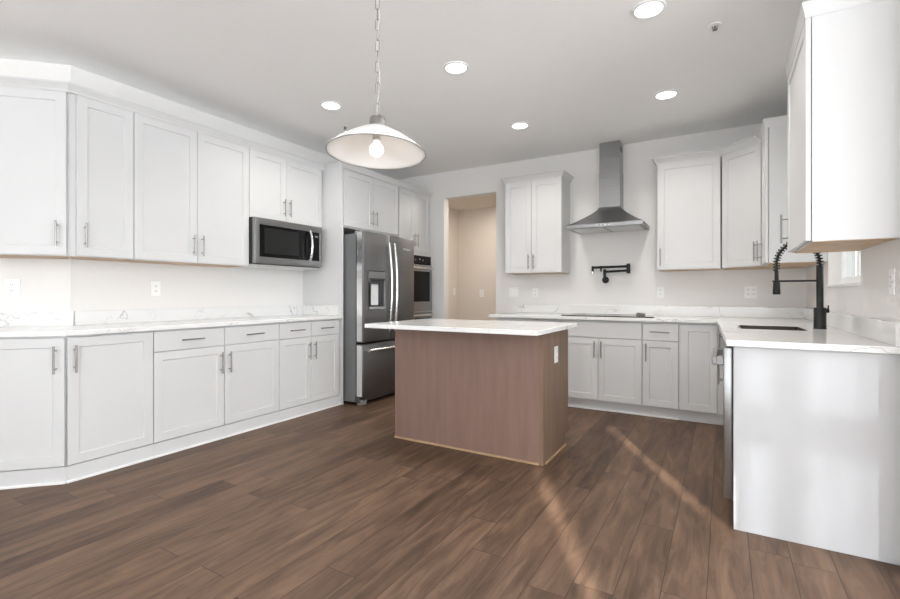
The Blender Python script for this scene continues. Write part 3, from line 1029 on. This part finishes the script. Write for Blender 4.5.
# ---- faucet
FX, FY = 0.525, 3.74
CT = BT + 0.03
t = thing('kitchen_faucet', 'tall matte black spring-neck faucet beside the sink', 'faucet', (FX, FY, CT))
MB().lathe([(0, 0), (0.036, 0), (0.036, 0.003), (0.033, 0.006), (0.033, 0.128), (0.029, 0.134), (0, 0.134)], (0, 0, 0.0003), 28).build('base', M['matte_black'], t, smooth=True)
MB().lathe([(0, 0.134), (0.019, 0.134), (0.019, 0.395), (0.016, 0.402), (0, 0.402)], (0, 0, 0), 24).build('post', M['matte_black'], t, smooth=True)
h = MB()
h.cyl((0.02, 0.0, 0.115), (0.046, 0.0, 0.115), 0.013, seg=16)
h.cyl((0.040, 0, 0.115), (0.043, 0.004, 0.15), 0.005, 0.004, seg=10)
h.build('lever', M['matte_black'], t, smooth=True)
HX = -0.226
arc = []
Rr = -HX / 2
for i in range(41):
    a = math.pi * i / 40
    arc.append((HX / 2 + Rr * math.cos(a), 0, 0.415 + Rr * 1.25 * math.sin(a)))
core = [(0, 0, 0.395)] + arc + [(HX, 0, 0.375)]
hose = MB().tube(core, 0.0075, 12).build('hose', M['matte_black'], t, smooth=True)
# spring: helix about the core
cv = [Vector(p) for p in core]
seglen = [0]
for a, b in zip(cv[:-1], cv[1:]):
    seglen.append(seglen[-1] + (b - a).length)
tot = seglen[-1]
hel = []
N = 25
for i in range(N * 10 + 1):
    s = tot * i / (N * 10)
    k = max(j for j in range(len(seglen)) if seglen[j] <= s + 1e-9)
    k = min(k, len(cv) - 2)
    u = (s - seglen[k]) / max(1e-9, seglen[k + 1] - seglen[k])
    p = cv[k].lerp(cv[k + 1], u)
    tg = (cv[k + 1] - cv[k]).normalized()
    n1 = Vector((0, 1, 0))
    n2 = tg.cross(n1)
    ph = 2 * math.pi * i / 10
    hel.append(p + (n1 * math.cos(ph) + n2 * math.sin(ph)) * 0.018)
MB().tube(hel, 0.0034, 6).build('spring', M['matte_black'], hose, smooth=True)
MB().lathe([(0, 0.376), (0.011, 0.376), (0.012, 0.318), (0.019, 0.30), (0.022, 0.225), (0.019, 0.218), (0, 0.218)], (HX, 0, 0), 24).build('spray_head', M['matte_black'], t, smooth=True)
b = MB().cyl((-0.015, 0, 0.306), (HX + 0.012, 0, 0.306), 0.006, seg=10)
b.tube([(HX + 0.020 * math.cos(a), 0.020 * math.sin(a), 0.306) for a in (2 * math.pi * k / 20 for k in range(20))], 0.005, 8, closed=True)
b.build('support_arm', M['matte_black'], t, smooth=True)

# ---- cooktop and the bits lying on the worktop
t = thing('cooktop', 'black glass electric cooktop let into the back worktop', 'cooktop', (-1.085, 4.945, CT))
MB().box(-0.355, 0.355, -0.255, 0.255, 0.0004, 0.0075, 0.002).build('glass_top', M['black_glass'], t)
for px, py, r in ((-0.22, -0.11, 0.085), (-0.22, 0.12, 0.07), (0.08, -0.10, 0.11), (0.10, 0.13, 0.07)):
    MB().tube([(px + r * math.cos(a), py + r * math.sin(a), 0.0077) for a in (2 * math.pi * k / 36 for k in range(36))], 0.0012, 6, closed=True).build('burner_ring', M['grey_plastic'], t)
b = MB().box(-0.04, 0.04, -0.03, 0.03, 0.0004, 0.042, 0.008)
for v in b.bm.verts:
    v.co.z += 0.004 * math.sin(v.co.x * 160) if v.co.z > 0.015 else 0
    v.co.y += 0.003 * math.sin(v.co.x * 120)
o = tag(b.build('packet', speckle(mat('crumpled_grey_plastic', (0.10, 0.10, 0.10), 0.3), (0.10, 0.10, 0.10), 0.5, 60)), 'small crumpled grey packet lying right of the cooktop', 'packet')
o.location = (-0.675, 4.70, CT)
t = thing('pen', 'dark pen lying beside the grey packet on the back worktop', 'pen', (-0.60, 4.66, CT), 0.5)
MB().cyl((-0.035, 0, 0.0055), (0.04, 0, 0.0055), 0.005, seg=10).build('barrel', M['black'], t, smooth=True)
MB().cyl((0.04, 0, 0.0055), (0.055, 0, 0.0055), 0.005, 0.001, seg=10).build('tip', M['nickel'], t, smooth=True)

# ---- range hood
t = thing('range_hood', 'stainless wall-mounted pyramid range hood with square chimney', 'hood', (-1.038, YB - 0.001, 0))
hw, dep, cw = 0.368, 0.475, 0.1075
z0, z1, z2 = 1.81, 1.845, 2.055
cdp = 0.18
b = MB()
rows = []
n = 10
for i in range(n + 1):
    s = i / n
    k = (1 - s) ** 1.35                       # slightly hollow slope
    rows.append((cw + (hw - cw) * k, cdp + (dep - cdp) * k, z1 + (z2 - z1) * s))
rows = [(hw, dep, z0), (hw, dep, z1)] + rows[1:]
rg = [[b.bm.verts.new(p) for p in ((-a, 0, z), (-a, -d_, z), (a, -d_, z), (a, 0, z))] for a, d_, z in rows]
for p, q in zip(rg[:-1], rg[1:]):
    for k in range(4):
        b.bm.faces.new((p[k], p[(k + 1) % 4], q[(k + 1) % 4], q[k]))
b.bm.faces.new(rg[0][::-1])
b.bm.faces.new(rg[-1])
b.build('canopy', M['steel'], t)
MB().box(-cw, cw, -cdp, 0, z2 + 0.0002, 2.42).build('chimney', M['steel'], t)
ch = MB().box(-cw + 0.004, cw - 0.004, -cdp + 0.004, 0, 2.4202, CEIL - 0.001).build('chimney_extension', M['steel'], t)
MB().box(cw - 0.0045, cw - 0.003, -0.16, -0.06, 2.63, 2.69).build('vent_slot', M['black'], ch)
for xx in (-0.17, 0.17):
    MB().box(xx - 0.155, xx + 0.155, -dep + 0.06, -0.04, z0 - 0.005, z0 - 0.0002, 0.002).build('grease_filter', M['steel_light'], t)
for k in range(4):
    MB().cyl((-0.06 + 0.04 * k, -dep - 0.004, z0 + 0.018), (-0.06 + 0.04 * k, -dep + 0.001, z0 + 0.018), 0.006, seg=12).build('button', M['chrome'], t, smooth=True)

# ---- pot filler
t = thing('pot_filler', 'matte black folding pot filler tap on the wall above the cooktop', 'faucet', (-1.115, YB, 1.29))
b = MB().cyl((0, 0, 0), (0, -0.012, 0), 0.036, seg=24)
b.cyl((0, -0.01, 0), (0, -0.055, 0), 0.020, seg=18)
b.build('wall_flange', M['matte_black'], t, smooth=True)
b = MB().cyl((0, -0.05, -0.022), (0, -0.05, 0.115), 0.015, seg=16)
b.cyl((0, -0.05, 0), (0.04, -0.075, -0.01), 0.006, seg=10)
b.build('valve', M['matte_black'], t, smooth=True)
b = MB().cyl((0, -0.05, 0.088), (0.245, -0.062, 0.095), 0.013, seg=14)
b.cyl((0.245, -0.062, 0.065), (0.245, -0.062, 0.168), 0.019, seg=16)
b.build('lower_arm', M['matte_black'], t, smooth=True)
b = MB().cyl((0.245, -0.062, 0.14), (-0.12, -0.085, 0.135), 0.013, seg=14)
b.cyl((-0.12, -0.085, 0.15), (-0.12, -0.085, 0.095), 0.0115, seg=14)
b.cyl((-0.02, -0.08, 0.135), (-0.045, -0.08, 0.135), 0.017, seg=14)
b.cyl((-0.032, -0.08, 0.135), (-0.032, -0.08, 0.09), 0.008, seg=10)
b.build('upper_arm', M['matte_black'], t, smooth=True)
MB().cyl((-0.12, -0.085, 0.096), (-0.12, -0.085, 0.06), 0.008, seg=12).build('spout', M['chrome'], t, smooth=True)

# ------------------------------------------------------------------ island
IX0, IX1, IY0, IY1 = -2.25, -1.029, 2.963, 3.53
t = thing('kitchen_island', 'brown wood kitchen island base with flat panels', 'island', ((IX0 + IX1) / 2, IY0, 0))
ox_ = (IX0 + IX1) / 2
MB().prism([(IX0 + 0.006 - ox_, 0.006), (IX1 - 0.006 - ox_, 0.006), (IX1 - 0.006 - ox_, IY1 - IY0), (IX0 + 0.006 - ox_, IY1 - IY0)], 0.10, 0.884).build('carcass', M['island_wood'], t)
MB().box(IX0 + 0.006 - ox_, IX1 - 0.006 - ox_, 0.006, IY1 - IY0 - 0.07, 0, 0.0998).build('plinth', M['island_wood'], t)
MB().box(IX0 - ox_, IX1 - 0.030 - ox_, 0, 0.0055, 0.0, 0.884).build('front_panel', M['island_wood'], t)
MB().hull([(IX1 - 0.0055 - ox_, 0.03, 0), (IX1 - ox_, 0.03, 0), (IX1 - ox_, IY1 - IY0 - 0.07, 0), (IX1 - ox_, IY1 - IY0 - 0.07, 0.10), (IX1 - ox_, IY1 - IY0, 0.10), (IX1 - ox_, IY1 - IY0, 0.884), (IX1 - ox_, 0.03, 0.884),
           (IX1 - 0.0055 - ox_, IY1 - IY0 - 0.07, 0), (IX1 - 0.0055 - ox_, IY1 - IY0 - 0.07, 0.10), (IX1 - 0.0055 - ox_, IY1 - IY0, 0.10), (IX1 - 0.0055 - ox_, IY1 - IY0, 0.884), (IX1 - 0.0055 - ox_, 0.03, 0.884)],
          [(1, 2, 3, 4, 5, 6), (0, 11, 10, 9, 8, 7), (0, 1, 6, 11), (6, 5, 10, 11), (5, 4, 9, 10), (4, 3, 8, 9), (3, 2, 7, 8), (2, 1, 0, 7)]).build('side_panel', M['island_trim'], t)
MB().box(IX1 - 0.029 - ox_, IX1 + 0.002 - ox_, -0.004, 0.029, 0.0, 0.884, 0.002).build('corner_post', M['island_trim'], t)
MB().box(IX0 - ox_, IX1 - 0.030 - ox_, -0.012, -0.0005, 0.0, 0.014, 0.002).build('shoe_molding', M['raw_edge'], t)
MB().box(IX1 + 0.0005 - ox_, IX1 + 0.012 - ox_, 0.03, IY1 - IY0 - 0.072, 0.0, 0.014, 0.002).build('shoe_molding', M['raw_edge'], t)
for k, xa in enumerate((IX0 + 0.02, (IX0 + IX1) / 2 + 0.002)):
    shaker = shaker_bm(0, (IX1 - IX0) / 2 - 0.03, 0.12, 0.87)
    for v in shaker.bm.verts:
        v.co = (xa - ox_ + v.co.x, IY1 - IY0 + 0.0205 - v.co.y, v.co.z)
    shaker.build('door', M['island_wood'], t)
tag(MB().box(-2.315, -0.965, 2.672, 3.55, 0.8845, 0.9145, 0.003).build('island_countertop', M['marble']),
    'white veined quartz slab on top of the brown island', 'countertop')

# ------------------------------------------------------------------ outlets and switches


def plate(name, label, cat, loc, rz, kind, gangs=1, wide=None):
    t = thing(name, label, cat, loc, rz)
    wdt = wide or (0.072 if gangs == 1 else 0.118)
    MB().box(-wdt / 2, wdt / 2, -0.006, 0, -0.058, 0.058, 0.002).build('cover_plate', M['plate'], t)
    for g in range(gangs):
        xc = (g - (gangs - 1) / 2) * 0.046
        if kind == 'outlet' or (kind == 'mixed' and g == 0):
            for zc in (-0.02, 0.02):
                s = MB().box(xc - 0.016, xc + 0.016, -0.0085, -0.0055, zc - 0.014, zc + 0.014, 0.002).build('socket', M['plate'], t)
                q = MB()
                for sx in (-0.006, 0.006):
                    q.box(xc + sx - 0.0016, xc + sx + 0.0016, -0.0090, -0.0084, zc - 0.003, zc + 0.007)
                q.cyl((xc, -0.0090, zc - 0.008), (xc, -0.0084, zc - 0.008), 0.0022, seg=8)
                q.build('slots', M['slot'], s)
        else:
            MB().box(xc - 0.016, xc + 0.016, -0.0085, -0.0055, -0.033, 0.033, 0.002).build('rocker', M['plate'], t)
    return t


pa = (XL - 0.24, BEND - 0.24)
plate('wall_outlet', 'white outlet plate on the angled wall above the worktop at the far left', 'outlet', (pa[0] + 0.0002, pa[1], 1.18), math.pi / 4, 'outlet', 1, 0.09)
plate('wall_outlet', 'white outlet on the left wall under the double-door upper cabinet', 'outlet', (XL, 2.03, 1.18), R90, 'outlet')
plate('light_switch', 'double-gang white switch plate next to the doorway, under the cabinet', 'switch', (-2.198, YB, 1.16), 0, 'switch', 2)
plate('wall_outlet', 'white outlet under the back cabinet, beside the double switch plate', 'outlet', (-1.919, YB, 1.15), 0, 'outlet')
plate('wall_outlet', 'white outlet on the back wall below the cabinet right of the hood', 'outlet', (-0.566, YB, 1.155), 0, 'outlet')
plate('wall_outlet', 'double-gang white outlet plate in the right back corner near the faucet', 'outlet', (0.218, YB, 1.155), 0, 'outlet', 2, 0.1)
plate('wall_outlet', 'white outlet on the right wall at the right edge of the picture', 'outlet', (XR, 2.75, 1.19), -R90, 'outlet')
plate('wall_outlet', 'beige-lit outlet on the back wall of the hall through the doorway', 'outlet', (-3.313, HY, 1.15), 0, 'outlet')
plate('light_switch', 'light switch on the left side wall of the hall through the doorway', 'switch', (HXL, 6.50, 1.18), R90, 'switch')
plate('wall_outlet', 'white outlet on the right end of the brown island', 'outlet', (IX1 + 0.0002, 3.228, 0.708), R90, 'outlet')

# ------------------------------------------------------------------ ceiling fixtures


def can(label, x, y, r=0.078):
    t = thing('recessed_light', label, 'ceiling light', (x, y, CEIL), 0, 'recessed ceiling lights')
    MB().lathe([(r + 0.012, 0), (r + 0.010, -0.006), (r - 0.004, -0.010), (r - 0.006, -0.003)], (0, 0, 0), 36, closed=True).build('trim_ring', M['trim'], t, smooth=True)
    MB().lathe([(0, -0.003), (r - 0.006, -0.003), (r - 0.006, -0.001), (0, -0.001)], (0, 0, 0), 36).build('lens', M['lens'], t, smooth=True)
    l = light('lamp', 'SPOT', (0, 0, -0.02), 36, (1.0, 0.955, 0.90), (0, 0, -1), spot_size=math.radians(150), spot_blend=0.6, shadow_soft_size=0.06)
    l.parent = t


light('hall_fill', 'AREA', (-2.7, 5.9, 2.45), 13, (1.0, 0.93, 0.84), (0, 0, -1), 0.5, 0.3)  # unseen lamp added to brighten the hall


can('recessed ceiling light nearest the camera, cut by the top edge of the picture', -0.365, 2.82)
can('recessed ceiling light above the front of the island, right of the pendant chain', -1.633, 2.858)
can('recessed ceiling light nearest the range hood, on its right', -0.401, 4.10)
can('recessed ceiling light at left, left of the pendant lamp', -2.876, 2.894)
can('recessed ceiling light farthest back, near the doorway', -1.67, 4.147)
for x, y, lab in ((-0.046, 3.196, 'small fire sprinkler in the ceiling near the right cabinets'),
                  (-3.12, 3.324, 'small fire sprinkler in the ceiling just above the pendant shade at left')):
    t = thing('fire_sprinkler', lab, 'sprinkler', (x, y, CEIL), 0, 'ceiling fire sprinklers')
    MB().lathe([(0, 0), (0.036, 0), (0.034, -0.004), (0.018, -0.006), (0, -0.006)], (0, 0, 0), 28).build('escutcheon', M['trim'], t, smooth=True)
    b = MB().cyl((0, 0, -0.006), (0, 0, -0.022), 0.006, seg=12)
    b.tube([(-0.012, 0, -0.006), (-0.012, 0, -0.018), (0, 0, -0.026), (0.012, 0, -0.018), (0.012, 0, -0.006)], 0.0022, 8)
    b.cyl((0, 0, -0.026), (0, 0, -0.028), 0.014, seg=16)
    b.build('sprinkler_head', M['dark_steel'], t, smooth=True)

# ---- pendant lamp
PX, PY, PZ, PR = -1.238, 1.511, 1.716, 0.203
t = thing('pendant_lamp', 'white enamel cone pendant lamp hanging on a nickel chain', 'lamp', (PX, PY, PZ))
n_before = len(COL.objects)
outer = [(PR, 0.0), (PR, 0.005), (PR - 0.004, 0.008), (0.120, 0.066), (0.060, 0.100), (0.040, 0.108), (0.036, 0.110)]
inner = [(0.034, 0.104), (0.058, 0.096), (0.118, 0.062), (PR - 0.012, 0.005), (PR - 0.004, 0.0)]
sh = MB().lathe(outer + inner, (0, 0, 0), 64, closed=True).build('shade', M['enamel'], t, smooth=True)
MB().tube([((PR - 0.001) * math.cos(a), (PR - 0.001) * math.sin(a), 0.001) for a in (2 * math.pi * k / 64 for k in range(64))], 0.0026, 8, closed=True).build('rim', M['nickel'], sh, smooth=True)
MB().lathe([(0, 0.104), (0.035, 0.104), (0.035, 0.112), (0.032, 0.114), (0.032, 0.146), (0.028, 0.151), (0.010, 0.153), (0, 0.153)], (0, 0, 0), 32).build('socket_cap', M['nickel'], t, smooth=True)
MB().lathe([(0, 0.103), (0.017, 0.103), (0.017, 0.052), (0, 0.052)], (0, 0, 0), 24).build('bulb_socket', M['pale_plastic'], t, smooth=True)
br = 0.0295
MB().lathe([(0, 0.048), (0.013, 0.047)] + [(br * math.sin(a), 0.016 + br * math.cos(a)) for a in (0.5 + (math.pi - 0.5) * k / 14 for k in range(14))] + [(0, 0.016 - br)], (0, 0, 0), 28).build('bulb', M['bulb'], t, smooth=True)
l = light('lamp', 'POINT', (0, 0, -0.03), 0.42, (1.0, 0.94, 0.86), shadow_soft_size=0.03)
l.parent = t
# the shade hangs a little out of level: left side and near side up
tilt = Matrix.Rotation(CAM_YAW, 4, 'Z') @ Matrix.Rotation(math.radians(1.2), 4, 'Y') @ Matrix.Rotation(math.radians(-3.0), 4, 'X') @ Matrix.Rotation(-CAM_YAW, 4, 'Z')
piv = Matrix.Translation((0, 0, 0.155))
for o in list(t.children):
    if o.type == 'MESH':
        o.data.transform(piv @ tilt @ piv.inverted())
for o in sh.children:
    o.data.transform(piv @ tilt @ piv.inverted())
MB().tube([(0.009 * math.cos(a), 0, 0.161 + 0.009 * math.sin(a)) for a in (2 * math.pi * k / 16 for k in range(16))], 0.0022, 8, closed=True).build('loop', M['chain'], t, smooth=True)
ll, lw = 0.048, 0.016
z = 0.165
pitch = ll - 0.006
n = int((CEIL - PZ - z - 0.03) / pitch)
pitch = (CEIL - PZ - z - 0.03) / n
link = None
hl, hr = ll / 2 - lw / 2, lw / 2
path = []
for k in range(9):
    a = math.pi * k / 8
    path.append((hr * math.cos(a), 0, hl + hr * math.sin(a)))
for k in range(9):
    a = math.pi + math.pi * k / 8
    path.append((hr * math.cos(a), 0, -hl + hr * math.sin(a)))
for i in range(n):
    if link is None:
        link = MB().tube(path, 0.0018, 8, closed=True).build('chain_link', M['chain'], t, smooth=True)
        o = link
    else:
        o = link.copy()
        COL.objects.link(o)
    o.location = (0, 0, z + pitch * (i + 0.5))
    o.rotation_euler = (0, 0, 0.5 + (R90 if i % 2 else 0))
MB().lathe([(0, 0.0), (0.012, 0), (0.055, 0.012), (0.062, 0.026), (0, 0.026)], (0, 0, CEIL - PZ - 0.0262), 32).build('canopy', M['nickel'], t, smooth=True)
MB().tube([(0.004 + 0.004 * math.sin(zz * 25), 0.004 * math.cos(zz * 21), zz) for zz in [0.14 + (CEIL - PZ - 0.16) * k / 40 for k in range(41)]], 0.0010, 6).build('cord', M['pale_plastic'], t, smooth=True)
